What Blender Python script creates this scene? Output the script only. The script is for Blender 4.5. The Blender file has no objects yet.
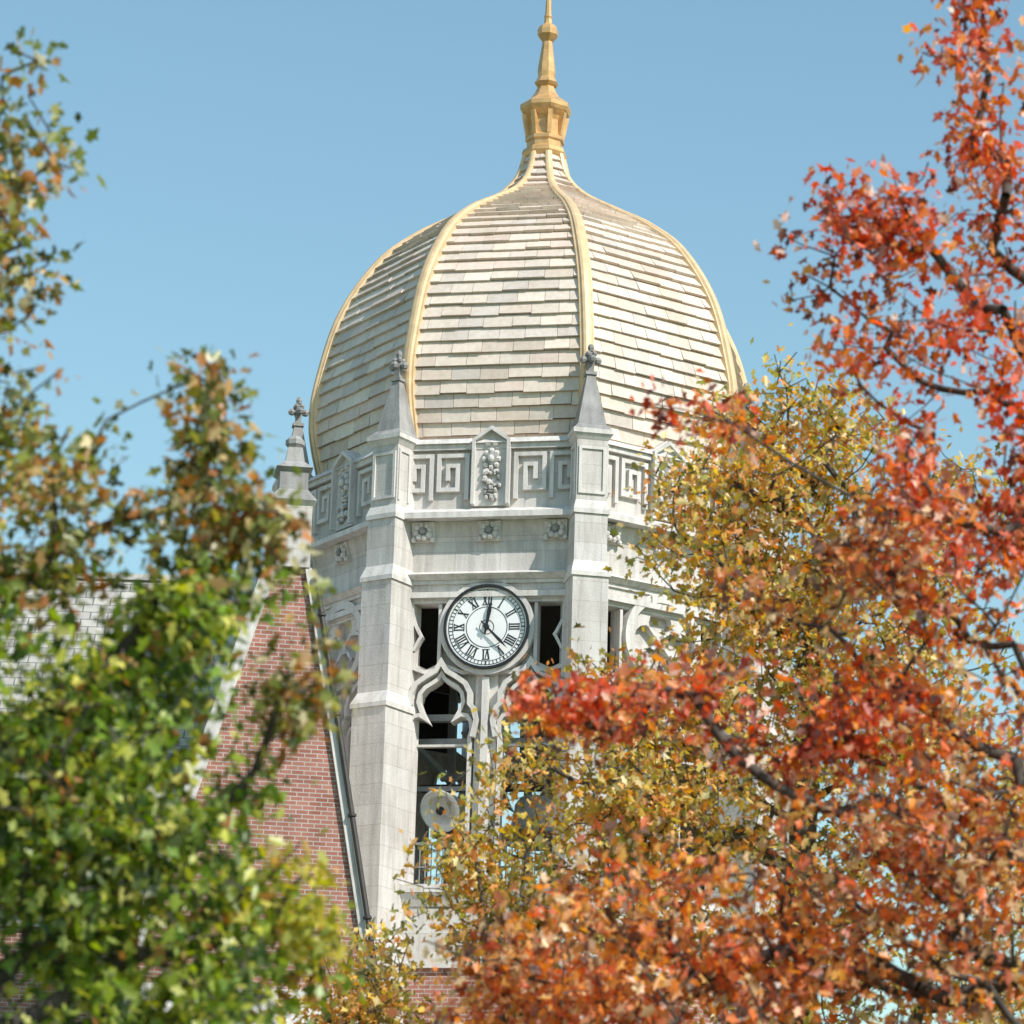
import bpy, bmesh, math, random
import numpy as np
from mathutils import Vector, Matrix
from mathutils.geometry import tessellate_polygon
rad=math.radians
random.seed(7)
scene=bpy.context.scene

# ------------------------------------------------------------------ materials
def newmat(name):
    m=bpy.data.materials.new(name); m.use_nodes=True
    nt=m.node_tree; nt.nodes.clear()
    out=nt.nodes.new('ShaderNodeOutputMaterial')
    b=nt.nodes.new('ShaderNodeBsdfPrincipled')
    nt.links.new(b.outputs[0],out.inputs[0])
    return m,nt,b,out
def N(nt,t,**k):
    n=nt.nodes.new(t)
    for a,v in k.items(): setattr(n,a,v)
    return n
def noise(nt,vec,scale,detail=4,rough=.6):
    n=N(nt,'ShaderNodeTexNoise'); n.inputs['Scale'].default_value=scale
    n.inputs['Detail'].default_value=detail; n.inputs['Roughness'].default_value=rough
    if vec is not None: nt.links.new(vec,n.inputs['Vector'])
    return n.outputs['Fac']
def ramp(nt,fac,stops):
    r=N(nt,'ShaderNodeValToRGB'); e=r.color_ramp.elements
    e[0].position=stops[0][0]; e[0].color=(*stops[0][1],1)
    e[1].position=stops[-1][0]; e[1].color=(*stops[-1][1],1)
    for p,c in stops[1:-1]:
        q=e.new(p); q.color=(*c,1)
    nt.links.new(fac,r.inputs[0]); return r.outputs[0]
def mix(nt,a,b,fac,mode='MIX'):
    m=N(nt,'ShaderNodeMix',data_type='RGBA',blend_type=mode)
    for s,v in ((6,a),(7,b),(0,fac)):
        if isinstance(v,(int,float)): m.inputs[s].default_value=v
        elif isinstance(v,tuple): m.inputs[s].default_value=(*v,1)
        else: nt.links.new(v,m.inputs[s])
    return m.outputs[2]
def bump(nt,h,b,strength=.3,dist=.02):
    n=N(nt,'ShaderNodeBump'); n.inputs['Strength'].default_value=strength; n.inputs['Distance'].default_value=dist
    nt.links.new(h,n.inputs['Height']); nt.links.new(n.outputs[0],b.inputs['Normal'])
def mapping(nt,vec,scale):
    m=N(nt,'ShaderNodeMapping'); m.inputs['Scale'].default_value=scale
    nt.links.new(vec,m.inputs[0]); return m.outputs[0]

def stone_mat(name,c1,c2,joint=True,stain=.5):
    m,nt,b,_=newmat(name)
    geo=N(nt,'ShaderNodeNewGeometry').outputs['Position']
    uv=N(nt,'ShaderNodeUVMap').outputs[0]
    n1=noise(nt,geo,1.3,5)
    base=ramp(nt,n1,[(.3,c1),(.7,c2)])
    st=noise(nt,mapping(nt,geo,(3.2,3.2,.35)),1.6,5,.65)
    base=mix(nt,base,ramp(nt,st,[(.42,(1,1,1)),(.72,(.50,.48,.46))]),stain,'MULTIPLY')
    fine=noise(nt,geo,26,3)
    base=mix(nt,base,ramp(nt,fine,[(.3,(.86,.86,.86)),(.7,(1,1,1))]),.8,'MULTIPLY')
    if joint:
        br=N(nt,'ShaderNodeTexBrick'); br.offset=.5
        nt.links.new(uv,br.inputs['Vector'])
        br.inputs['Scale'].default_value=1; br.inputs['Brick Width'].default_value=.95
        br.inputs['Row Height'].default_value=.42; br.inputs['Mortar Size'].default_value=.008
        br.inputs['Color1'].default_value=(1,1,1,1); br.inputs['Color2'].default_value=(.89,.88,.86,1)
        br.inputs['Mortar'].default_value=(.74,.72,.70,1); br.inputs['Mortar Smooth'].default_value=.2
        base=mix(nt,base,br.outputs['Color'],1.0,'MULTIPLY')
    nt.links.new(base,b.inputs['Base Color']); b.inputs['Roughness'].default_value=.88
    bump(nt,fine,b,.35,.02)
    return m
M_stone=stone_mat('limestone',(.61,.57,.55),(.73,.685,.655),stain=.6)
M_trim=stone_mat('limestone_trim',(.65,.61,.585),(.77,.725,.69),joint=False,stain=.6)
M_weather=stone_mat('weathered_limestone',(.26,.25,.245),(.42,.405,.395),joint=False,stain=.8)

def brick_mat(name,a,bb,mort,w=.215,h=.075,ms=.010):
    m,nt,b,_=newmat(name)
    uv=N(nt,'ShaderNodeUVMap').outputs[0]
    geo=N(nt,'ShaderNodeNewGeometry').outputs['Position']
    br=N(nt,'ShaderNodeTexBrick'); nt.links.new(uv,br.inputs['Vector'])
    br.inputs['Scale'].default_value=1; br.inputs['Brick Width'].default_value=w
    br.inputs['Row Height'].default_value=h; br.inputs['Mortar Size'].default_value=ms
    br.inputs['Color1'].default_value=(*a,1); br.inputs['Color2'].default_value=(*bb,1); br.inputs['Mortar'].default_value=(*mort,1)
    n=noise(nt,geo,2.0,4)
    c=mix(nt,br.outputs['Color'],ramp(nt,n,[(.3,(.7,.7,.7)),(.7,(1,1,1))]),.8,'MULTIPLY')
    nt.links.new(c,b.inputs['Base Color']); b.inputs['Roughness'].default_value=.9
    bump(nt,br.outputs['Fac'],b,-.4,.01)
    return m
M_brick=brick_mat('red_brick',(.46,.20,.155),(.33,.12,.09),(.50,.44,.40),.24,.085,.010)
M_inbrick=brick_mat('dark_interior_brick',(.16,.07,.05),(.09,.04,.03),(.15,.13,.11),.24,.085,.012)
M_slate=brick_mat('slate_shingles',(.55,.52,.47),(.42,.40,.37),(.16,.16,.16),.40,.30,.016)
def attr_mat(name,rough=.7):
    m,nt,b,_=newmat(name)
    at=N(nt,'ShaderNodeVertexColor'); at.layer_name='Col'
    geo=N(nt,'ShaderNodeNewGeometry').outputs['Position']
    n=noise(nt,geo,9,4)
    c=mix(nt,at.outputs[0],ramp(nt,n,[(.3,(.82,.80,.78)),(.68,(1.0,1.0,1.0))]),.8,'MULTIPLY')
    n2=noise(nt,mapping(nt,geo,(1,1,.4)),.9,5,.7)
    c=mix(nt,c,ramp(nt,n2,[(.4,(1,1,1)),(.72,(.78,.73,.68))]),.7,'MULTIPLY')
    nt.links.new(c,b.inputs['Base Color']); b.inputs['Roughness'].default_value=rough
    bump(nt,n,b,.2,.02)
    return m
M_tile=attr_mat('terracotta_dome_tile',.55)
def plain(name,c,rough=.6,metal=0,var=.25,scale=6):
    m,nt,b,_=newmat(name)
    geo=N(nt,'ShaderNodeNewGeometry').outputs['Position']
    n=noise(nt,geo,scale,4)
    d=tuple(x*(1-var) for x in c)
    nt.links.new(ramp(nt,n,[(.3,d),(.7,c)]),b.inputs['Base Color'])
    b.inputs['Roughness'].default_value=rough; b.inputs['Metallic'].default_value=metal
    return m
M_gold=plain('gilded_copper',(.80,.47,.20),.36,.3,.35,5)
M_rib=plain('aged_gilded_rib',(.80,.56,.32),.42,.1,.25,4)
M_dial=plain('clock_dial_white',(.88,.87,.87),.35,0,.05,3)
M_black=plain('black_painted_iron',(.015,.015,.017),.45,0,.3)
M_steel=plain('grey_painted_steel',(.38,.38,.39),.5,.1,.3)
M_bronze=plain('pale_bell_metal',(.78,.77,.76),.4,.0,.2)
M_dark=plain('dark_ceiling_boards',(.06,.045,.04),.9,0,.4)
M_glass=plain('window_glass',(.03,.035,.04),.08,0,.2)
M_pipe=plain('dark_downpipe',(.07,.06,.055),.5,.3,.3)

# ------------------------------------------------------------------ mesh builder
class MB:
    def __init__(s,name,mats):
        s.name=name; s.mats=mats; s.v=[]; s.f=[]; s.m=[]; s.c=[]
    def add(s,vs,fs,mat,xf=None,col=(1,1,1)):
        o=len(s.v); mi=s.mats.index(mat)
        for p in vs: s.v.append(xf(p) if xf else tuple(p))
        for f in fs:
            s.f.append(tuple(i+o for i in f)); s.m.append(mi); s.c.append(col)
    def finish(s,origin,parent,smooth=False,recalc=True):
        me=bpy.data.meshes.new(s.name)
        vs=[(p[0]-origin[0],p[1]-origin[1],p[2]-origin[2]) for p in s.v]
        me.from_pydata(vs,[],s.f); me.validate(); 
        for m in s.mats: me.materials.append(m)
        if len(me.polygons)==len(s.m):
            me.polygons.foreach_set('material_index',s.m)
            ca=me.color_attributes.new('Col','FLOAT_COLOR','CORNER')
            arr=[]
            for f,c in zip(s.f,s.c): arr+= [*c,1.0]*len(f)
            ca.data.foreach_set('color',arr)
        else: print('VALIDATE changed',s.name)
        if recalc:
            bm=bmesh.new(); bm.from_mesh(me); bmesh.ops.recalc_face_normals(bm,faces=bm.faces); bm.to_mesh(me); bm.free()
        uv=me.uv_layers.new(name='UVMap').data
        Z=Vector((0,0,1))
        for p in me.polygons:
            n=p.normal
            t=Z.cross(n)
            t = Vector((1,0,0)) if t.length<.05 else t.normalized()
            b=n.cross(t)
            for li in p.loop_indices:
                q=me.vertices[me.loops[li].vertex_index].co
                uv[li].uv=(q.dot(t)+37.3,q.dot(b)+50)
            p.use_smooth=smooth
        ob=bpy.data.objects.new(s.name,me); scene.collection.objects.link(ob)
        if parent: ob.parent=parent
        return ob
BF=[(0,1,2,3),(7,6,5,4),(0,4,5,1),(1,5,6,2),(2,6,7,3),(3,7,4,0)]
def box(mb,mat,x0,x1,y0,y1,z0,z1,xf=None,col=(1,1,1)):
    mb.add([(x0,y0,z0),(x1,y0,z0),(x1,y1,z0),(x0,y1,z0),(x0,y0,z1),(x1,y0,z1),(x1,y1,z1),(x0,y1,z1)],BF,mat,xf,col)
def frus(mb,mat,a,z0,b,z1,xf=None):  # a,b=(x0,x1,y0,y1)
    mb.add([(a[0],a[2],z0),(a[1],a[2],z0),(a[1],a[3],z0),(a[0],a[3],z0),(b[0],b[2],z1),(b[1],b[2],z1),(b[1],b[3],z1),(b[0],b[3],z1)],BF,mat,xf)
def plate(mb,mat,outer,holes,w0,w1,xf=None):
    loops=[outer]+holes
    pl=[[Vector((u,z,0)) for u,z in l] for l in loops]
    tris=tessellate_polygon(pl)
    flat=[p for l in loops for p in l]; n=len(flat)
    vs=[(u,w1,z) for u,z in flat]+[(u,w0,z) for u,z in flat]
    fs=[tuple(t) for t in tris]+[tuple(i+n for i in reversed(t)) for t in tris]
    o=0
    for l in loops:
        k=len(l)
        for i in range(k): fs.append((o+i,o+(i+1)%k,o+(i+1)%k+n,o+i+n))
        o+=k
    mb.add(vs,fs,mat,xf)
def ribbon(mb,mat,pts,width,w0,w1,xf=None,closed=False):
    P=[Vector(p) for p in pts]; n=len(P); L=[];R=[]
    for i in range(n):
        a=P[i-1] if (i>0 or closed) else None; b=P[(i+1)%n] if (i<n-1 or closed) else None
        d1=(P[i]-a).normalized() if a is not None else None
        d2=(b-P[i]).normalized() if b is not None else None
        if d1 is None: d1=d2
        if d2 is None: d2=d1
        n1=Vector((-d1.y,d1.x)); n2=Vector((-d2.y,d2.x)); m=(n1+n2)
        m=m.normalized() if m.length>1e-4 else n1
        k=width/2/max(.35,m.dot(n1))
        L.append(P[i]+m*k); R.append(P[i]-m*k)
    vs=[(p.x,w1,p.y) for p in L]+[(p.x,w1,p.y) for p in R]+[(p.x,w0,p.y) for p in L]+[(p.x,w0,p.y) for p in R]
    fs=[]
    for i in range(n if closed else n-1):
        j=(i+1)%n
        fs+=[(i,j,n+j,n+i),(2*n+i,3*n+i,3*n+j,2*n+j),(i,2*n+i,2*n+j,j),(n+i,n+j,3*n+j,3*n+i)]
    if not closed: fs+=[(0,n,3*n,2*n),(n-1,3*n-1,4*n-1,2*n-1)]
    mb.add(vs,fs,mat,xf)
def ball(mb,mat,c,r,xf=None,seg=8,rings=5):
    vs=[(c[0],c[1],c[2]-r[2])]; fs=[]
    for i in range(1,rings):
        ph=-math.pi/2+math.pi*i/rings
        for j in range(seg):
            a=2*math.pi*j/seg
            vs.append((c[0]+r[0]*math.cos(ph)*math.cos(a),c[1]+r[1]*math.cos(ph)*math.sin(a),c[2]+r[2]*math.sin(ph)))
    vs.append((c[0],c[1],c[2]+r[2])); T=len(vs)-1
    for j in range(seg):
        k=(j+1)%seg
        fs.append((0,1+k,1+j)); fs.append((T,1+(rings-2)*seg+j,1+(rings-2)*seg+k))
        for i in range(rings-2):
            fs.append((1+i*seg+j,1+i*seg+k,1+(i+1)*seg+k,1+(i+1)*seg+j))
    mb.add(vs,fs,mat,xf)
def lathe(mb,mat,prof,seg,a0,cx,cy,xf=None,cap=True):
    vs=[];fs=[]
    for r,z in prof:
        for j in range(seg):
            a=a0+2*math.pi*j/seg
            vs.append((cx+r*math.sin(a),cy-r*math.cos(a),z))
    for i in range(len(prof)-1):
        for j in range(seg):
            k=(j+1)%seg
            fs.append((i*seg+j,i*seg+k,(i+1)*seg+k,(i+1)*seg+j))
    if cap:
        fs.append(tuple(range(seg))[::-1]); fs.append(tuple((len(prof)-1)*seg+j for j in range(seg)))
    mb.add(vs,fs,mat,xf)
def empty(name,loc):
    e=bpy.data.objects.new(name,None); e.location=loc; scene.collection.objects.link(e); return e
def tube(mb,mat,a,b,r0,r1,seg=6):
    a=Vector(a);b=Vector(b);d=(b-a).normalized()
    x=d.orthogonal().normalized();y=d.cross(x)
    vs=[];
    for p,r in((a,r0),(b,r1)):
        for j in range(seg):
            t=2*math.pi*j/seg; vs.append(tuple(p+x*math.cos(t)*r+y*math.sin(t)*r))
    fs=[(j,(j+1)%seg,seg+(j+1)%seg,seg+j) for j in range(seg)]+[tuple(range(seg))[::-1],tuple(range(seg,2*seg))]
    mb.add(vs,fs,mat)

# ------------------------------------------------------------------ CLOCK TOWER
TX,TY=.50,75.0
tower=empty('clock_tower',(TX,TY,0)); TO=(TX,TY,0)
F0=-11.2; V0=F0+22.5
def fr(phi):
    s,c=math.sin(rad(phi)),math.cos(rad(phi))
    return lambda p:(TX+c*p[0]+s*p[1], TY+s*p[0]-c*p[1], p[2])
A=4.85
walls=MB('belfry_walls',[M_stone,M_trim,M_inbrick,M_brick,M_dark,M_glass])
orn=MB('carved_ornament',[M_trim,M_stone,M_weather])
rails=MB('window_railings',[M_steel])
clock=MB('clock_faces',[M_dial,M_black,M_trim])
def arch(uc,zb,inset=0):
    h=[(.61,17.02),(.65,17.20),(.63,17.38),(.55,17.50),(.43,17.53),(.30,17.44),(.40,17.61),(.465,17.80),(.43,17.98),(.33,18.11),(.18,18.20),(.07,18.28)]
    R=[(uc+u,z) for u,z in h]; L=[(uc-u,z) for u,z in reversed(h)]
    return [(uc-.61,zb),(uc+.61,zb)]+R+[(uc,18.40)]+L
for k in range(8):
    xf=fr(F0+45*k)
    hs=A*math.tan(rad(22.5))
    WZ0,WZ1=14.0,19.95
    rect=[(-1.62,WZ0),(1.62,WZ0),(1.62,WZ1),(-1.62,WZ1)]
    plate(walls,M_stone,[(-hs,12.6),(hs,12.6),(hs,20.28),(-hs,20.28)],[rect],A-.5,A,xf)
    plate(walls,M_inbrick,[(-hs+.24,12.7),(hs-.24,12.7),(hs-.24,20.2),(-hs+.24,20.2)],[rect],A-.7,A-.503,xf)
    # lower shaft
    lz=[(-.3,5.5),(.3,5.5),(.3,9.2),(0,9.9),(-.3,9.2)]
    plate(walls,M_brick,[(-hs,0),(hs,0),(hs,12.3),(-hs,12.3)],[lz],A-.5,A-.03,xf)
    ribbon(walls,M_trim,lz,.16,A-.1,A+.02,xf,closed=True)
    box(walls,M_glass,-.3,.3,A-.35,A-.33,5.4,9.9,xf)
    box(walls,M_trim,-hs-.02,hs+.02,A-.4,A+.06,12.3,12.6,xf)
    box(walls,M_trim,-hs,hs,A-.3,A+.1,0,1.1,xf)
    # window surround
    ribbon(walls,M_trim,[(-1.72,13.98),(-1.72,20.05),(1.72,20.05),(1.72,13.98)],.12,A-.2,A+.08,xf)
    ribbon(walls,M_trim,[(-1.60,13.98),(-1.60,19.93),(1.60,19.93),(1.60,13.98)],.07,A-.28,A-.03,xf)
    # sill
    box(walls,M_trim,-1.85,1.85,A-.45,A+.16,13.82,13.985,xf)
    frus(walls,M_trim,(-1.8,1.8,A-.1,A+.03),13.55,(-1.8,1.8,A-.1,A+.13),13.815,xf)
    # tracery
    sw=lambda s:[(s*1.05,18.66),(s*1.30,18.54),(s*1.56,18.66),(s*1.56,19.12),(s*1.48,19.2),(s*1.56,19.28),(s*1.56,19.88),(s*1.05,19.88)]
    plate(walls,M_stone,[(-1.61,16.9),(-.30,16.9),(-.30,16.91),(.30,16.91),(.30,16.9),(1.61,16.9),(1.61,19.94),(-1.61,19.94)],
          [sw(-1),sw(1)]+[[p for p in arch(uc,16.95)] for uc in(-.94,.94)],A-.38,A-.24,xf)
    for uc in(-.94,.94):
        a=arch(uc,14.0)
        ribbon(walls,M_trim,[(uc+.63,14.0),(uc+.63,16.95)]+[(uc+(u-uc)*1.02,z+.01) for u,z in a[2:-1]]+[(uc-.64,17.05),(uc-.63,16.95),(uc-.63,14.0)],.08,A-.42,A-.06,xf)
        hood=[(.70,17.05),(.77,17.40),(.70,17.66),(.62,17.75),(.62,17.97),(.52,18.18),(.31,18.33),(.12,18.44),(0,18.64)]
        ribbon(walls,M_trim,[(uc+u,z) for u,z in hood]+[(uc-u,z) for u,z in hood[-2::-1]],.10,A-.3,A+.03,xf)
    ribbon(walls,M_trim,[(0,14.0),(0,18.5)],.46,A-.44,A-.16,xf)
    ribbon(walls,M_trim,[(0,14.0),(0,18.3)],.14,A-.2,A-.01,xf)
    for s in(-1,1):
        ribbon(walls,M_trim,[(s*1.01,18.5),(s*1.01,19.88)],.07,A-.3,A-.05,xf)
        ribbon(walls,M_trim,[(s*1.56,18.9),(s*1.44,19.14),(s*1.40,19.2),(s*1.44,19.26),(s*1.56,19.5)],.06,A-.3,A-.05,xf)
        ribbon(walls,M_trim,[(s*.18,18.46),(s*.5,18.42),(s*.85,18.56),(s*1.05,18.50),(s*1.3,18.44),(s*1.56,18.54)],.08,A-.3,A-.07,xf)
    # railing
    for i in range(26):
        u=-1.5+i*.12
        box(rails,M_steel,u-.011,u+.011,A-.62,A-.60,14.0,14.92,xf)
    box(rails,M_steel,-1.6,1.6,A-.64,A-.585,14.92,14.98,xf); box(rails,M_steel,-1.6,1.6,A-.64,A-.585,14.45,14.48,xf)
    # bands
    box(walls,M_trim,-hs,hs,A-.5,A+.05,20.283,20.36,xf)
    frus(walls,M_trim,(-hs,hs,A-.5,A+.08),20.363,(-hs,hs,A-.5,A+.20),20.46,xf)
    frus(walls,M_trim,(-hs,hs,A-.5,A+.20),20.463,(-hs,hs,A-.5,A+.0),20.56,xf)
    box(walls,M_stone,-hs,hs,A-.5,A-.02,20.563,21.2,xf)
    frus(walls,M_stone,(-hs,hs,A-.5,A-.018),21.203,(-hs,hs,A-.5,A+.1),21.62,xf)
    box(walls,M_trim,-hs,hs,A-.5,A+.38,21.623,21.74,xf)
    frus(walls,M_trim,(-hs,hs,A-.5,A+.38),21.743,(-hs,hs,A-.5,A+.04),21.9,xf)
    box(walls,M_stone,-hs,hs,A-.42,A-.03,21.903,23.18,xf)
    box(walls,M_trim,-hs,hs,A-.45,A+.09,23.183,23.30,xf)
    frus(walls,M_trim,(-hs,hs,A-.46,A+.15),23.303,(-hs,hs,A-.40,A+.05),23.43,xf)
    # cartouche gablet
    plate(orn,M_trim,[(-.40,21.95),(.40,21.95),(.40,23.40),(0,23.70),(-.40,23.40)],[],A-.2,A+.07,xf)
    ribbon(orn,M_trim,[(-.37,21.97),(-.37,23.36),(0,23.62),(.37,23.36),(.37,21.97)],.07,A+.05,A+.19,xf)
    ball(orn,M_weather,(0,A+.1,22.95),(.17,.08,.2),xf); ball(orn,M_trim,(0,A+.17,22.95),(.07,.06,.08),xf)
    rg=random.Random(40+k)
    for i in range(8):
        a=i*math.pi/4; ball(orn,M_trim,(.15*math.cos(a),A+.1,22.95+.18*math.sin(a)),(.065,.07,.07),xf,6,4)
    for i in range(34):
        z=22.08+rg.random()*.62; wv=.20*(.55+.45*math.sin((z-22.08)/.62*math.pi))
        ball(orn,M_trim if i%3 else M_weather,(rg.uniform(-wv,wv),A+.09+rg.random()*.04,z),(rg.uniform(.03,.07),.06,rg.uniform(.03,.08)),xf,6,4)
    for s in(-1,1): ball(orn,M_trim,(s*.08,A+.09,23.28),(.09,.06,.06),xf,6,4)
    for s in(-1,1):
        def rb(pts,w=.085): ribbon(orn,M_trim,[(s*u,z) for u,z in pts],w,A-.05,A+.065,xf)
        rb([(.52,22.10),(.52,23.06),(1.12,23.06),(1.12,22.32),(.72,22.32),(.72,22.84),(.93,22.84),(.93,22.52)])
        rb([(1.28,22.10),(1.28,23.06),(1.84,23.06),(1.84,22.32),(1.46,22.32),(1.46,22.84),(1.65,22.84),(1.65,22.52)])
    # rosettes
    for u in(-1.4,0,1.4):
        frus(orn,M_trim,(u-.24,u+.24,A-.1,A+.04),21.2,(u-.24,u+.24,A-.1,A+.14),21.60,xf)
        zc=21.4;wc=A+.12
        ball(orn,M_weather,(u,wc+.05,zc),(.07,.06,.07),xf,6,4)
        for i in range(8):
            a=i*math.pi/4+.2; ball(orn,M_trim if i%2 else M_stone,(u+.145*math.cos(a),wc,zc+.14*math.sin(a)),(.075,.07,.07),xf,6,4)
        for sx in(-1,1):
            for sz in(-1,1): ball(orn,M_trim,(u+sx*.2,A+.09,zc+sz*.17),(.06,.06,.06),xf,6,4)
    # clock / blind roundel
    cz=19.35; w=A+.02
    ring=lambda r,n=48:[(r*math.sin(2*math.pi*i/n),cz+r*math.cos(2*math.pi*i/n)) for i in range(n)]
    if k%2==0:
        plate(clock,M_trim,ring(1.0),[ring(.90)[::-1]],A-.3,w+.03,xf)
        ribbon(clock,M_black,ring(.872),.05,A-.2,w+.10,xf,closed=True)
        plate(clock,M_dial,ring(.855),[],A-.2,w+.02,xf)
        ribbon(clock,M_black,ring(.72),.010,w+.02,w+.026,xf,closed=True)
        ribbon(clock,M_black,ring(.80),.012,w+.02,w+.026,xf,closed=True)
        ribbon(clock,M_black,ring(.43),.014,w+.02,w+.026,xf,closed=True)
        ribbon(clock,M_black,ring(.15,24),.012,w+.02,w+.026,xf,closed=True)
        def strokes(th,L):
            s,c=math.sin(th),math.cos(th)
            for (a0,b0,a1,b1,wd,h) in L:
                f=lambda a,b:(a*c+b*s, cz-a*s+b*c)
                ribbon(clock,M_black,[f(a0,b0),f(a1,b1)],wd,w+.02,w+.026+h,xf)
        for i in range(60):
            strokes(2*math.pi*i/60,[(0,.725,0,.795,.026 if i%5==0 else .011,.003)])
        nums=['XII','I','II','III','IIII','V','VI','VII','VIII','IX','X','XI']
        W={'I':.052,'V':.105,'X':.11}
        for i,s_ in enumerate(nums):
            tot=sum(W[c] for c in s_); x=-tot/2; L=[]; b0,b1=.475,.685
            for c_ in s_:
                wd=W[c_]; m=x+wd/2
                if c_=='I': L.append((m,b0,m,b1,.028,.000))
                elif c_=='V': L+=[(m,b0,m-wd*.38,b1,.030,.001),(m,b0,m+wd*.38,b1,.015,.002)]
                else: L+=[(m+wd*.36,b0,m-wd*.36,b1,.030,.001),(m-wd*.36,b0,m+wd*.36,b1,.015,.002)]
                x+=wd
            L+=[(-tot/2,b0,tot/2,b0,.012,.004),(-tot/2,b1,tot/2,b1,.012,.004)]
            strokes(2*math.pi*i/12,L)
        def hand(th,ln,wd,h):
            s,c=math.sin(th),math.cos(th); f=lambda a,b:(a*c+b*s, cz-a*s+b*c)
            plate(clock,M_black,[f(-wd*.4,-.16),f(wd*.4,-.16),f(wd*.5,0),f(wd,ln*.62),f(0,ln),f(-wd,ln*.62),f(-wd*.5,0)],[],w+h,w+h+.012,xf)
        hand(rad(9),.58,.045,.07); hand(rad(136),.66,.034,.09)
        plate(clock,M_black,ring(.06,16),[],w+.03,w+.115,xf)
    else:
        plate(clock,M_trim,ring(.98),[ring(.80)[::-1]],A-.3,w+.05,xf)
        plate(clock,M_trim,ring(.79),[[(uu*.30+.36*math.sin(q),cz+zz*.30+.36*math.cos(q)) for uu,zz in [(math.sin(2*math.pi*i/12),math.cos(2*math.pi*i/12)) for i in range(12)]][::-1] for q in (0,math.pi/2,math.pi,1.5*math.pi)],A-.3,w-.08,xf)
        box(clock,M_black,-.78,.78,A-.4,A-.385,cz-.78,cz+.78,xf)
# floors / ceiling / gutter
va=rad(V0)
Rw=A/math.cos(rad(22.5))
lathe(walls,M_dark,[(Rw-.6,13.3),(Rw-.6,13.6)],8,va,TX,TY)
lathe(walls,M_dark,[(Rw-.56,20.25),(Rw-.56,20.5)],8,va,TX,TY)
lathe(walls,M_trim,[(Rw-.48,22.9),(Rw-.48,23.05)],8,va,TX,TY)
walls.finish(TO,tower); orn.finish(TO,tower); rails.finish(TO,tower); clock.finish(TO,tower)

# buttresses + pinnacles
but=MB('corner_buttresses',[M_stone,M_trim,M_weather])
pin=MB('pinnacles',[M_trim,M_weather])
for k in range(8):
    xf=fr(V0+45*k)
    st=[(0,9.0,.54,6.25),(9.4,12.6,.48,6.12),(12.95,17.55,.42,5.96),(17.9,20.25,.375,5.86),(20.6,21.6,.345,5.78),(21.9,23.2,.325,5.74)]
    for i,(z0,z1,h,r) in enumerate(st):
        box(but,M_stone,-h,h,4.75,r,z0,z1,xf)
        if i<len(st)-1:
            h2,r2,zn=st[i+1][2],st[i+1][3],st[i+1][0]
            box(but,M_trim,-h-.035,h+.035,4.75,r+.035,z1+.002,z1+.09,xf)
            frus(but,M_trim,(-h-.035,h+.035,4.75,r+.035),z1+.092,(-h2,h2,4.75,r2),zn-.002,xf)
    for (z0,z1,h,r) in [(21.98,23.1,.325,5.74)]:
        ribbon(but,M_trim,[(-h+.07,z0+.08),(-h+.07,z1-.08),(h-.07,z1-.08),(h-.07,z0+.08)],.06,r-.01,r+.035,xf,closed=True)
    for s in(-1,1):
        e0,e1=.325*s,.355*s
        box(but,M_trim,e0,e1,5.30,5.36,22.0,23.05,xf); box(but,M_trim,e0,e1,5.64,5.70,22.0,23.05,xf)
        box(but,M_trim,e0,e1,5.30,5.70,23.052,23.12,xf)
    c=5.38
    frus(but,M_trim,(-.33,.33,c-.33,c+.365),23.202,(-.41,.41,c-.41,c+.44),23.32,xf)
    box(but,M_trim,-.425,.425,c-.425,c+.455,23.322,23.42,xf)
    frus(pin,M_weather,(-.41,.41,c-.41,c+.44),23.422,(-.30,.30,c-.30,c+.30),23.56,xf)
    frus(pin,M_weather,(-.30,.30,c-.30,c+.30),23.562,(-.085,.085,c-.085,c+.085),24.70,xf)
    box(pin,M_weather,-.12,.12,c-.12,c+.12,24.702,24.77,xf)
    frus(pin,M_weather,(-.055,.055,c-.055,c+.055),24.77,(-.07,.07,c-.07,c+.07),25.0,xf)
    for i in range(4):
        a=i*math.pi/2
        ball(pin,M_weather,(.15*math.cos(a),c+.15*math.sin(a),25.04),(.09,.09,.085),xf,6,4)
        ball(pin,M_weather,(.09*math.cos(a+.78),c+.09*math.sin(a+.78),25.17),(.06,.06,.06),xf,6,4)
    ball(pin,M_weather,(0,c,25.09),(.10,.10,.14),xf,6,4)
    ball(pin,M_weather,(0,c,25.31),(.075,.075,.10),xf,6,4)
but.finish(TO,tower); pin.finish(TO,tower)

# dome
ctrl=[(4.70,23.2),(4.80,23.7),(4.94,24.3),(5.00,24.85),(4.93,25.68),(4.50,27.31),(3.70,28.66),(2.86,29.42),(2.00,29.95),(1.12,30.50),(.62,31.04),(.42,31.66)]
def catmull(P,n=14):
    out=[]; Q=[P[0]]+P+[P[-1]]
    for i in range(1,len(Q)-2):
        for t in range(n):
            t/=n; a,b,c,d=[np.array(Q[j]) for j in(i-1,i,i+1,i+2)]
            out.append(.5*((2*b)+(-a+c)*t+(2*a-5*b+4*c-d)*t*t+(-a+3*b-3*c+d)*t**3))
    out.append(np.array(P[-1])); return np.array(out)
PR=catmull(ctrl)
seg=np.r_[0,np.cumsum(np.hypot(*np.diff(PR,axis=0).T))]
def prof(s): return np.interp(s,seg,PR[:,0]),np.interp(s,seg,PR[:,1])
LT=seg[-1]
tiles=MB('dome_tiles',[M_tile])
rng=random.Random(3)
pal=[(.78,.65,.55),(.80,.68,.58),(.73,.63,.545),(.79,.64,.55),(.69,.605,.54),(.82,.71,.61),(.71,.59,.49)]
t8=math.tan(rad(22.5)); c8=math.cos(rad(22.5))
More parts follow.
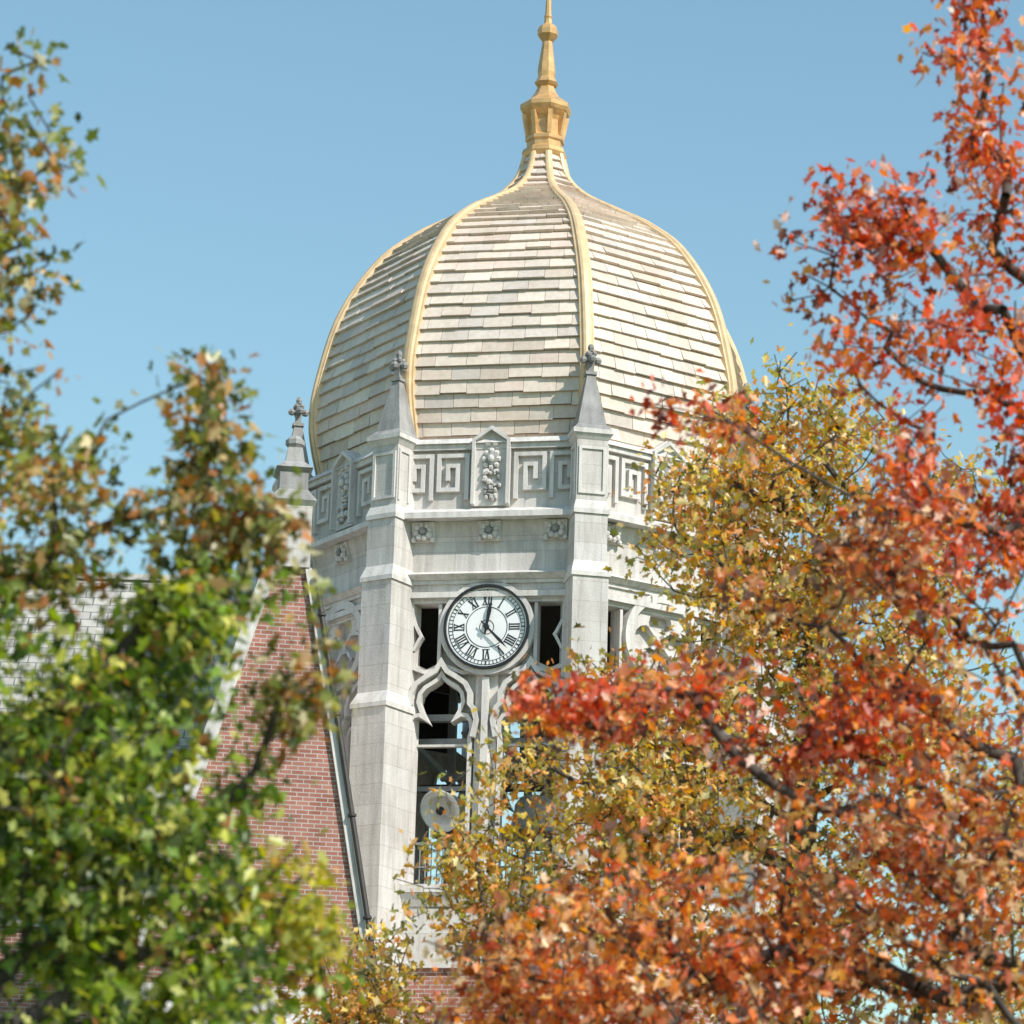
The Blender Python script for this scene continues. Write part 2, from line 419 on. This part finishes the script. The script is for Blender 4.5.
rows=[]; s=.15
while s<LT-.05:
    ln=.30 if s<LT*.72 else .25
    rows.append((s,min(s+ln,LT))); s+=ln
for k in range(8):
    xf=fr(F0+45*k)
    vs=[];fs=[]
    ss=np.linspace(0,LT,70)
    for q in ss:
        r,z=prof(q); a=r*c8-.03; vs+=[(-a*t8,a,z),(a*t8,a,z)]
    for i in range(69): fs.append((2*i,2*i+1,2*i+3,2*i+2))
    tiles.add(vs,fs,M_tile,xf,(.28,.22,.17))
    for ri,(s0,s1) in enumerate(rows):
        r0,z0=prof(s0); r1,z1=prof(s1+.0); a0=r0*c8; a1=r1*c8
        d=np.array([a1-a0,z1-z0]); dl=np.hypot(*d); d/=dl; nrm=np.array([d[1],-d[0]])
        if nrm[0]<0: nrm=-nrm
        h0=a0*t8; h1=a1*t8
        n=max(1,int(round(2*h0/.62)))
        off=.5 if ri%2 else 0
        edges=[0]+[min(1,max(0,(j+off+rng.uniform(-.12,.12))/n)) for j in range(1 if not off else 0,n)]+[1]
        rowc=rng.choice(pal)
        for j in range(len(edges)-1):
            f0,f1=edges[j],edges[j+1]
            if f1-f0<.02: continue
            g=.0045/max(h0*2,.1)
            lift=.070+rng.uniform(-.012,.020); ext=rng.uniform(-.016,.020)
            b0=np.array([a0,z0])-d*ext
            def P(f,base,h,l):
                q=base+nrm*l; return (-h+2*h*f,q[0],q[1])
            T=np.array([a1,z1])
            v=[P(f0+g,b0,h0,lift),P(f1-g,b0,h0,lift+rng.uniform(-.008,.008)),P(f1-g,T,h1,.006),P(f0+g,T,h1,.006),
               P(f0+g,b0,h0,-.02),P(f1-g,b0,h0,-.02),P(f1-g,T,h1,-.02),P(f0+g,T,h1,-.02)]
            c=rng.choice(pal) if rng.random()<.5 else rowc; m=rng.uniform(.86,1.04)
            tiles.add(v,BF,M_tile,xf,tuple(x*m for x in c))
tiles.finish(TO,tower)
ribs=MB('dome_ribs',[M_rib,M_gold])
for k in range(8):
    xf=fr(V0+45*k); ss=np.linspace(0.0,LT,80); vs=[];fs=[]
    for q in ss:
        r,z=prof(q); r2,z2=prof(min(q+.05,LT)); r1,z1=prof(max(q-.05,0))
        d=np.array([r2-r1,z2-z1]); d/=np.hypot(*d); nn=np.array([d[1],-d[0]])
        wd=.118*(.45+.55*min(1,r/4.0)) ; ht=.145*(.55+.45*min(1,r/4))
        for uu,hh in[(-wd*1.3,-.14),(-wd*1.3,.055),(-wd,.07),(-wd*.80,ht*.85),(-wd*.35,ht),(wd*.35,ht),(wd*.80,ht*.85),(wd,.07),(wd*1.3,.055),(wd*1.3,-.14)]:
            vs.append((uu,r+nn[0]*hh,z+nn[1]*hh))
    for i in range(79):
        for j in range(10):
            kx=(j+1)%10; fs.append((i*10+j,i*10+kx,(i+1)*10+kx,(i+1)*10+j))
    ribs.add(vs,fs,M_rib,xf)
lathe(ribs,M_rib,[(4.94,23.10),(4.98,23.28)],8,va,TX,TY)
ribs.finish(TO,tower)
fin=MB('gilded_finial',[M_gold])
fp=[(.40,31.55),(.50,31.62),(.53,31.70),(.50,31.80),(.42,31.86),(.42,31.98),(.46,32.02),(.46,32.10),(.40,32.16),(.40,32.5),(.44,32.60),(.56,32.72),(.60,32.80),(.60,32.90),(.50,32.98),(.36,33.08),(.27,33.22),(.20,33.38),(.24,33.42),(.28,33.48),(.24,33.56),(.20,33.62),(.215,33.75),(.19,34.0),(.14,34.35),(.12,34.52),(.18,34.60),(.24,34.68),(.25,34.80),(.20,34.90),(.10,34.98),(.085,35.1),(.10,35.15),(.075,35.22),(.06,35.7),(.035,36.2)]
lathe(fin,M_gold,fp,8,va,TX,TY)
for k in range(8):
    xf=fr(V0+45*k)
    frus(fin,M_gold,(-.045,.045,.30,.45),32.12,(-.055,.055,.30,.55),32.66,xf)
ball(fin,M_gold,(TX,TY,36.3),(.12,.12,.14),None,10,8)
fin.finish(TO,tower)
# bell frame + bells
bell=MB('bells_and_frame',[M_steel,M_bronze,M_black,M_dark])
xf=fr(F0)
for z,w,c in[(17.62,4.0,M_steel),(17.15,3.8,M_steel),(16.35,3.0,M_dark),(17.0,1.0,M_steel),(16.2,-1.2,M_steel)]:
    box(bell,c,-1.7,1.7,w-.09,w+.09,z-.06,z+.08,xf)
for u in(-1.95,-.2,1.7):
    for w in (3.3,-1.2): box(bell,M_steel,u-.08,u+.08,w-.08,w+.08,13.6,20.2,xf)
for u in(-1.9,0,1.8): box(bell,M_steel,u-.06,u+.06,-1.2,3.3,17.26,17.4,xf)
def bellprof(r): return [(.05*r,1.25*r),(.45*r,1.2*r),(.58*r,1.0*r),(.62*r,.5*r),(.75*r,.2*r),(1.0*r,0),(.94*r,-.02*r),(.68*r,.2*r),(.55*r,.5*r),(.5*r,.9*r),(.05*r,1.0*r)]
def tiltbell(u,w,z,r,tilt,yaw=0):
    R=Matrix.Rotation(rad(yaw),3,'Z')@Matrix.Rotation(rad(tilt),3,'X')
    def g(p):
        q=R@Vector(p); return xf((u+q.x,w+q.y,z+q.z))
    lathe(bell,M_bronze,bellprof(r),20,0,0,0,g,cap=False)
    ball(bell,M_black,(0,0,.02),(.13*r*1.6,.13*r*1.6,.2*r),g)
tiltbell(-.98,4.30,15.62,.46,64,16)
tiltbell(.4,1.2,15.6,.75,8)
tiltbell(-1.5,.2,15.9,.55,6)
box(bell,M_steel,-1.6,-.4,3.82,3.90,16.12,16.22,xf)
bell.finish(TO,tower)

# ------------------------------------------------------------------ BRICK HALL
HO=(-12,74,0)
hall=empty('brick_hall',HO)
hw=MB('hall_walls',[M_brick,M_trim,M_glass,M_stone,M_weather])
hr=MB('hall_roof',[M_slate,M_trim])
dp=MB('downpipe',[M_pipe])
x0,x1=-34.0,-6.0
box(hw,M_brick,x0,x1,73.0,87.0,0,14.6)
plate(hw,M_brick,[(73.0,14.6),(87.0,14.6),(80.0,22.3)],[],x1-.5,x1,lambda p:(p[1],p[0],p[2]))
plate(hw,M_brick,[(73.0,14.6),(87.0,14.6),(80.0,22.3)],[],x0,x0+.5,lambda p:(p[1],p[0],p[2]))
hr.add([(x0-.3,72.5,14.2),(x1-.1,72.5,14.2),(x1-.1,80,22.7),(x0-.3,80,22.7),(x0-.3,87.5,14.2),(x1-.1,87.5,14.2),
        (x0-.3,72.5,13.95),(x1-.1,72.5,13.95),(x1-.1,80,22.45),(x0-.3,80,22.45),(x0-.3,87.5,13.95),(x1-.1,87.5,13.95)],
       [(0,1,2,3),(3,2,5,4),(6,9,8,7),(9,10,11,8),(0,6,7,1),(4,5,11,10),(0,3,9,6),(3,4,10,9),(1,7,8,2),(2,8,11,5)],M_slate)
box(hr,M_trim,x0-.3,x1-.1,79.88,80.12,22.68,22.82)
yz=lambda p:(p[1],p[0],p[2])
ribbon(hr,M_trim,[(72.4,14.25),(80,22.9),(87.6,14.25)],.35,x1-.45,x1+.06,yz)
for i in range(6):
    xc=-31+i*4.4
    for zz in(2.0,7.5):
        lp=[(xc-.8,zz),(xc+.8,zz),(xc+.8,zz+2.6),(xc+.5,zz+3.3),(xc,zz+3.8),(xc-.5,zz+3.3),(xc-.8,zz+2.6)]
        fl=lambda p:(p[0],73.0-p[1],p[2])
        ribbon(hw,M_trim,lp,.22,-.1,.06,fl,closed=True)
        plate(hw,M_glass,lp,[],-.1,.012,fl)
        ribbon(hw,M_trim,[(xc,zz),(xc,zz+3.7)],.09,0,.04,fl)
        ribbon(hw,M_trim,[(xc-.75,zz+1.7),(xc+.75,zz+1.7)],.08,0,.036,fl)
box(hw,M_trim,x0,x1,72.9,73.05,13.3,13.6); box(hw,M_trim,x0,x1,72.9,73.05,0,.9)
# steep brick stair gable beside the tower
G=(-4.27,66.0)
s10,c10=math.sin(rad(8)),math.cos(rad(8))
gx=lambda p:(G[0]+c10*p[0]+s10*p[1], G[1]+s10*p[0]-c10*p[1], p[2])   # u right, w toward the viewer
poly=[(-2.6,0),(1.78,0),(1.78,11.6),(.28,19.3),(-.35,19.3),(-2.6,11.5)]
plate(hw,M_brick,poly,[],-6.5,0,gx)
ribbon(hw,M_trim,[(1.86,11.2),(1.80,11.7),(.34,19.35)],.13,-6.6,.10,gx)
ribbon(hw,M_trim,[(-.40,19.35),(-2.7,11.45)],.28,-6.6,.12,gx)
box(hw,M_stone,-.42,.36,-.7,.12,19.36,20.6,gx)
frus(hw,M_trim,(-.42,.36,-.7,.12),20.602,(-.50,.44,-.78,.2),20.7,gx)
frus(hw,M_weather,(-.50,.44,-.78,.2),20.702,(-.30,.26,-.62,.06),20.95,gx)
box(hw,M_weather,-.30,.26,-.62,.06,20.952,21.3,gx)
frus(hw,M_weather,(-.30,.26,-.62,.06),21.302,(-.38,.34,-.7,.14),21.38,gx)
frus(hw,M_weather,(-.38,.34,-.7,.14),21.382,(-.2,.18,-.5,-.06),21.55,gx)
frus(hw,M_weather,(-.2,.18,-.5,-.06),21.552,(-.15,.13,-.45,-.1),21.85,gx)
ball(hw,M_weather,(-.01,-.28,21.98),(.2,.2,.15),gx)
box(hw,M_trim,-2.65,1.9,-6.55,.10,10.9,11.15,gx)
frus(hw,M_trim,(-2.65,2.05,-6.55,.25),10.2,(-2.65,1.9,-6.55,.10),10.895,gx)
a=gx((2.02,.16,9.0));b=gx((1.98,.16,11.4));c=gx((.48,.16,19.2))
for p,q in((a,b),(b,c)): tube(dp,M_pipe,p,q,.055,.055,8)
for t in(.15,.4,.65,.9):
    p=Vector(b).lerp(Vector(c),t); ball(dp,M_pipe,tuple(p),(.09,.09,.06))
hw.finish(HO,hall); hr.finish(HO,hall); dp.finish(HO,hall)

# ------------------------------------------------------------------ ground
m,nt,b,_=newmat('grass_lawn')
geo=N(nt,'ShaderNodeNewGeometry').outputs['Position']
nt.links.new(mix(nt,ramp(nt,noise(nt,geo,.3,5),[(.3,(.045,.075,.02)),(.7,(.09,.11,.035))]),ramp(nt,noise(nt,geo,40,3),[(.3,(.6,.6,.6)),(.7,(1.1,1.1,1.0))]),1.0,'MULTIPLY'),b.inputs['Base Color'])
b.inputs['Roughness'].default_value=1
M_grass=m
M_path=stone_mat('concrete_path',(.30,.29,.27),(.38,.37,.35),True,.4)
g=MB('ground',[M_grass]); g.add([(-900,-900,0),(900,-900,0),(900,900,0),(-900,900,0)],[(0,1,2,3)],M_grass); g.finish((0,0,0),None,recalc=False)
g=MB('footpath',[M_path]); g.add([(-1.2,-20,.004),(1.2,-20,.004),(1.6,69,.004),(-.8,69,.004)],[(0,1,2,3)],M_path); g.finish((0,0,0),None,recalc=False)

# ------------------------------------------------------------------ TREES
def leaf_mat(name,under,trans=.35):
    m,nt,b,out=newmat(name)
    at=N(nt,'ShaderNodeVertexColor'); at.layer_name='Col'
    ge=N(nt,'ShaderNodeNewGeometry')
    mm=N(nt,'ShaderNodeMath',operation='MULTIPLY'); mm.inputs[1].default_value=.30
    nt.links.new(ge.outputs['Backfacing'],mm.inputs[0])
    c=mix(nt,at.outputs[0],under,mm.outputs[0])
    nt.links.new(c,b.inputs['Base Color']); b.inputs['Roughness'].default_value=.36
    tr=N(nt,'ShaderNodeBsdfTranslucent')
    bc=N(nt,'ShaderNodeHueSaturation'); bc.inputs['Value'].default_value=1.6; bc.inputs['Saturation'].default_value=1.15
    nt.links.new(at.outputs[0],bc.inputs['Color']); nt.links.new(bc.outputs[0],tr.inputs[0])
    ms=N(nt,'ShaderNodeMixShader'); ms.inputs[0].default_value=trans
    nt.links.new(b.outputs[0],ms.inputs[1]); nt.links.new(tr.outputs[0],ms.inputs[2]); nt.links.new(ms.outputs[0],out.inputs[0])
    return m
ML_red=leaf_mat('red_maple_leaf',(.74,.46,.38),.42); ML_green=leaf_mat('green_maple_leaf',(.38,.42,.20),.38); ML_yel=leaf_mat('yellow_maple_leaf',(.64,.52,.32),.38)
m,nt,b,_=newmat('bark')
geo=N(nt,'ShaderNodeNewGeometry').outputs['Position']
nb=noise(nt,mapping(nt,geo,(14,14,3)),1,5)
nt.links.new(ramp(nt,nb,[(.3,(.035,.028,.024)),(.7,(.13,.11,.095))]),b.inputs['Base Color']); b.inputs['Roughness'].default_value=.95
bump(nt,nb,b,.6,.02); M_bark=m

LEAF=np.array([(0,0),(.26,.04),(.20,.27),(.46,.50),(.22,.58),(0,1.0),(-.22,.58),(-.46,.50),(-.20,.27),(-.26,.04)])
def make_tree(name,base,blobs,trunk_top,palette,lmat,leafsize,nl,seed,step=.28,trunk_r=.22,spread=.11,clump=.26):
    """blobs: (x,y,z,rx,ry,rz,ntips,palette index)"""
    R=np.random.RandomState(seed)
    tips=[];tb=[]
    for bi,(x,y,z,rx,ry,rz,n,_) in enumerate(blobs):
        k=0
        nc=max(3,int(n/6)); 
        cc=R.normal(size=(nc,3)); cc/=np.linalg.norm(cc,axis=1)[:,None]; cc*=(R.rand(nc,1)**.36)
        while k<n:
            c=cc[R.randint(nc)]
            p=c+np.clip(R.normal(size=3),-1.7,1.7)*clump
            if np.linalg.norm(p)<1.15:
                tips.append((x+p[0]*rx,y+p[1]*ry,z+p[2]*rz)); tb.append(bi); k+=1
    tips=np.array(tips); tb=np.array(tb)
    nodes=[];par=[]
    b0=np.array([base[0],base[1],0.]); tt=np.array(trunk_top,float); nT=24
    for i in range(nT+1):
        t=i/nT; p=b0*(1-t)+tt*t+np.array([.12*math.sin(5*t+seed),.12*math.sin(4*t+1),0])*min(1,3*t)
        nodes.append(p); par.append(i-1)
    NA=np.zeros((60000,3)); NA[:len(nodes)]=nodes; n=len(nodes)
    lo=5
    dtr=np.min(np.linalg.norm(tips[:,None]-NA[None,lo:n],axis=2),axis=1)
    order=np.argsort(dtr*(.75+.5*R.rand(len(tips))))
    tipnode=[0]*len(tips)
    for ti in order:
        T=tips[ti]; D=T-NA[lo:n]; dist=np.linalg.norm(D,axis=1)
        cost=dist+.9*np.maximum(0,-D[:,2]+.15*dist)
        j=int(np.argmin(cost))+lo; S=NA[j].copy(); L=np.linalg.norm(T-S)
        m_=max(1,int(math.ceil(L/step)))
        mid=(S+T)/2+np.array([0,0,-.10*L])+R.normal(size=3)*.07*L
        prev=j
        for q in range(1,m_+1):
            t=q/m_; p=(1-t)**2*S+2*t*(1-t)*mid+t*t*T
            NA[n]=p; par.append(prev); prev=n; n+=1
        tipnode[ti]=prev
    par=np.array(par); rr=np.zeros(n); e=2.35; r0=.0065
    acc=np.zeros(n)
    for i in range(n-1,-1,-1):
        if acc[i]==0: acc[i]=r0**e
        rr[i]=acc[i]**(1/e)
        if par[i]>=0: acc[par[i]]+=acc[i]
    sc=trunk_r/rr[0]
    rr=np.where(rr>.012,.012+(rr-.012)*max(sc,.3),rr)
    V=[];Fc=[]
    for i in range(n):
        p=par[i]
        if p<0: continue
        A_=NA[p];B_=NA[i]; d=B_-A_; L=np.linalg.norm(d)
        if L<1e-5: continue
        d/=L; x=np.cross(d,[.3,.2,.93]); x/=np.linalg.norm(x)+1e-9; y=np.cross(d,x)
        ra=min(rr[p],rr[i]*1.35); rb_=rr[i]; sg=9 if rb_>.08 else (6 if rb_>.02 else 4)
        if p==0: ra=rr[0]*1.35
        o=len(V)
        for P_,r_ in((A_,ra),(B_,rb_)):
            for s_ in range(sg):
                a_=2*math.pi*s_/sg; V.append(P_+x*math.cos(a_)*r_+y*math.sin(a_)*r_)
        for s_ in range(sg):
            t_=(s_+1)%sg; Fc.append((o+s_,o+t_,o+sg+t_,o+sg+s_))
    root=empty(name,(base[0],base[1],0)); off=np.array([base[0],base[1],0])
    me=bpy.data.meshes.new('trunk_and_limbs'); me.from_pydata([tuple(v-off) for v in V],[],Fc); me.materials.append(M_bark)
    me.polygons.foreach_set('use_smooth',[True]*len(me.polygons))
    ob=bpy.data.objects.new('trunk_and_limbs',me); scene.collection.objects.link(ob); ob.parent=root
    P=[];C=[]
    for ti in range(len(tips)):
        nd=tipnode[ti]; a=NA[nd]; bq=NA[par[nd]]; cq=NA[par[par[nd]]] if par[par[nd]]>0 else bq
        k=max(4,int(nl*R.choice([.4,.8,1.1,1.7])))
        t=R.rand(k,1)**.9*2-.2
        base_p=np.where(t<1,a+(bq-a)*t,bq+(cq-bq)*(t-1))
        P.append(base_p+np.clip(R.normal(size=(k,3)),-1.8,1.8)*spread*np.array([1,1,.85]))
        pk=palette[blobs[tb[ti]][7]]
        cl=np.array(pk)[:, :3]; w=np.array(pk)[:,3]; w=w/w.sum()
        main=R.choice(len(cl),p=w)
        ch=np.where(R.rand(k)<.5,main,R.choice(len(cl),size=k,p=w))
        C.append(cl[ch]*R.uniform(.65,1.25,size=(k,1)))
    P=np.vstack(P);C=np.clip(np.vstack(C),0,.88);n_=len(P)
    ax=R.normal(size=(n_,3)); ax[:,2]-=.7; ax/=np.linalg.norm(ax,axis=1)[:,None]
    nm=R.normal(size=(n_,3)); nm[:,2]+=.5; nm-=ax*np.sum(nm*ax,axis=1)[:,None]; nm/=np.linalg.norm(nm,axis=1)[:,None]
    sd=np.cross(ax,nm)
    size=leafsize*R.uniform(.55,1.3,size=n_)
    fold=R.uniform(.0,.8,size=n_); curl=R.uniform(-.05,.55,size=n_); wdt=R.uniform(.65,1.1,size=n_)
    K=len(LEAF)
    X=LEAF[None,:,0]*wdt[:,None]; Y=np.repeat(LEAF[None,:,1],n_,0)
    Zz=-np.abs(X)*fold[:,None]-Y**2*curl[:,None]
    VV=P[:,None,:]+size[:,None,None]*(X[:,:,None]*sd[:,None,:]+Y[:,:,None]*ax[:,None,:]+Zz[:,:,None]*nm[:,None,:])
    VV=VV.reshape(-1,3)-off
    me=bpy.data.meshes.new('foliage')
    me.vertices.add(n_*K); me.vertices.foreach_set('co',VV.ravel())
    f1=np.array([0,1,2,3,4,5]); f2=np.array([5,6,7,8,9,0])
    idx=(np.arange(n_)[:,None,None]*K+np.stack([f1,f2])[None]).reshape(-1)
    me.loops.add(len(idx)); me.loops.foreach_set('vertex_index',idx)
    me.polygons.add(n_*2); me.polygons.foreach_set('loop_start',np.arange(n_*2)*6)
    me.update(calc_edges=True)
    ca=me.color_attributes.new('Col','FLOAT_COLOR','POINT')
    cc=np.ones((n_*K,4)); cc[:,:3]=np.repeat(C,K,axis=0); ca.data.foreach_set('color',cc.ravel())
    me.materials.append(lmat)
    ob=bpy.data.objects.new('foliage',me); scene.collection.objects.link(ob); ob.parent=root
    print(name,'leaves',n_,'nodes',n)

G_=[[.18,.29,.03,4],[.30,.38,.04,4],[.50,.50,.06,3],[.70,.64,.16,1.3],[.05,.09,.02,3],[.44,.20,.07,.6]]
GR=[[.20,.23,.04,3],[.38,.34,.07,2],[.50,.21,.07,2.2],[.64,.40,.17,1.5],[.07,.08,.02,2.2],[.70,.60,.36,1.2]]
GY=[[.60,.50,.07,3],[.48,.47,.06,3],[.22,.30,.04,2],[.64,.36,.08,1]]
make_tree('maple_tree',(-3.9,20.5),[
 (-3.10,20.3,9.1,.38,.8,1.45,80,1),(-3.0,20.2,7.6,.66,.9,.85,95,1),(-1.80,20,8.0,.18,.3,.50,26,1),
 (-1.80,20,7.25,.48,.6,.34,46,1),(-1.75,20,6.6,.55,.6,.4,46,0),(-2.25,20,5.75,1.0,1.1,.95,205,0),(-1.75,20,4.75,.70,.9,.95,160,0),
 (-3.05,20.3,5.5,1.0,1.3,1.4,250,0),(-4.6,20.8,6.3,1.5,1.6,2.4,170,0),(-1.18,20,6.6,.18,.4,.60,20,1),
 (-1.20,20,4.9,.18,.4,.7,24,2),(-4.3,20.5,9.0,1.0,1.3,1.6,60,1)],
 (-3.6,20.4,8.6),[G_,GR,GY],ML_green,.098,18,11,trunk_r=.2,spread=.12)
RR=[[.76,.11,.035,4],[.84,.22,.05,4],[.44,.06,.03,2],[.88,.36,.10,2],[.15,.05,.035,1.8],[.86,.54,.42,1.3]]  # palest pink stands for sun highlights, painted into the leaf colours
RO=[[.88,.29,.06,3],[.88,.43,.12,3],[.72,.15,.05,2],[.44,.15,.06,1.6],[.16,.08,.05,1.3],[.86,.62,.36,1.8]]
RM=[[.76,.19,.05,3],[.86,.32,.07,3],[.44,.11,.045,2],[.60,.38,.13,1.5],[.14,.07,.045,1.7],[.80,.58,.32,1.6]]
make_tree('maple_tree',(5.0,26.6),[
 (3.62,26,12.85,.44,.6,.95,34,0),(3.45,26,11.75,.58,.7,.72,42,0),(2.45,26,11.42,.62,.6,.42,42,0),
 (3.2,26,10.65,.85,.8,.55,50,0),(3.5,26,9.4,.85,1.0,1.0,100,0),(2.65,26,8.75,.95,.8,.52,66,2),
 (1.50,26,9.95,.58,.5,.16,10,0),(1.95,26,7.70,1.2,.8,.40,74,0),(.42,26,7.60,.60,.5,.24,24,0),
 (3.1,26,6.9,1.1,1.1,1.3,195,2),(1.35,26,5.95,1.5,1.1,.80,200,1),(.10,26,5.45,.85,.8,.58,90,1),
 (5.3,26.6,9.0,1.5,1.8,3.4,170,0),(2.6,26,5.2,2.2,1.2,.9,150,2)],
 (4.7,26.5,12.3),[RR,RO,RM],ML_red,.100,16,5,trunk_r=.2,spread=.13)
YY=[[.74,.52,.10,3],[.60,.48,.10,2.5],[.34,.34,.07,2],[.80,.42,.10,2.5],[.17,.15,.05,1.7],[.76,.31,.10,2.2],[.80,.64,.32,1.4]]
make_tree('maple_tree',(3.6,41.0),[
 (3.3,40,14.15,1.15,1.2,.95,130,0),(2.45,40,12.6,1.30,1.3,1.5,200,0),(4.5,40.5,12.2,1.9,1.8,2.1,330,0),
 (1.6,40,10.2,1.7,1.4,1.3,240,0),(.45,40,8.8,1.5,1.3,1.4,220,0),(4.0,40,9.0,2.9,2.0,2.4,330,0),(6.0,40,8.6,1.3,1.5,2.0,120,0),(-1.5,40,7.2,1.0,1.0,.80,100,0)],
 (3.6,40.8,13.2),[YY],ML_yel,.112,19,21,step=.4,trunk_r=.26,spread=.19)

# ------------------------------------------------------------------ light
az,el=46,43
ts=Vector((math.sin(rad(az))*math.cos(rad(el)),-math.cos(rad(az))*math.cos(rad(el)),math.sin(rad(el))))
sd=bpy.data.lights.new('sun','SUN'); sd.energy=5.0; sd.angle=rad(.5); sd.color=(1,.95,.87)
so=bpy.data.objects.new('sun',sd); so.rotation_euler=ts.to_track_quat('Z','Y').to_euler(); so.location=(20,-20,60); scene.collection.objects.link(so)
w=bpy.data.worlds.new('World'); scene.world=w; w.use_nodes=True; nt=w.node_tree
bg=nt.nodes['Background']; sk=nt.nodes.new('ShaderNodeTexSky'); sk.sky_type='NISHITA'; sk.sun_disc=False
sk.sun_elevation=rad(el); sk.sun_rotation=math.atan2(ts.x,ts.y); sk.altitude=50; sk.air_density=1.5; sk.dust_density=.4; sk.ozone_density=.9
mx=nt.nodes.new('ShaderNodeMix'); mx.data_type='RGBA'; mx.blend_type='MULTIPLY'; mx.inputs[0].default_value=1
mx.inputs[7].default_value=(.90,1.10,1.08,1)
nt.links.new(sk.outputs[0],mx.inputs[6]); nt.links.new(mx.outputs[2],bg.inputs[0]); bg.inputs[1].default_value=.145

cd=bpy.data.cameras.new('camera'); cam=bpy.data.objects.new('camera',cd); scene.collection.objects.link(cam)
cd.sensor_width=36; cd.lens=3510/1024*36; cd.clip_start=.5; cd.clip_end=3000
cam.matrix_world=Matrix.Translation((0,0,1.7))@Matrix.Rotation(rad(106),4,'X')@Matrix.Rotation(rad(1.7),4,'Z')
cd.dof.use_dof=True; cd.dof.focus_distance=73; cd.dof.aperture_fstop=2.8
scene.camera=cam
scene.view_settings.view_transform='Standard'; scene.view_settings.look='None'; scene.view_settings.exposure=0
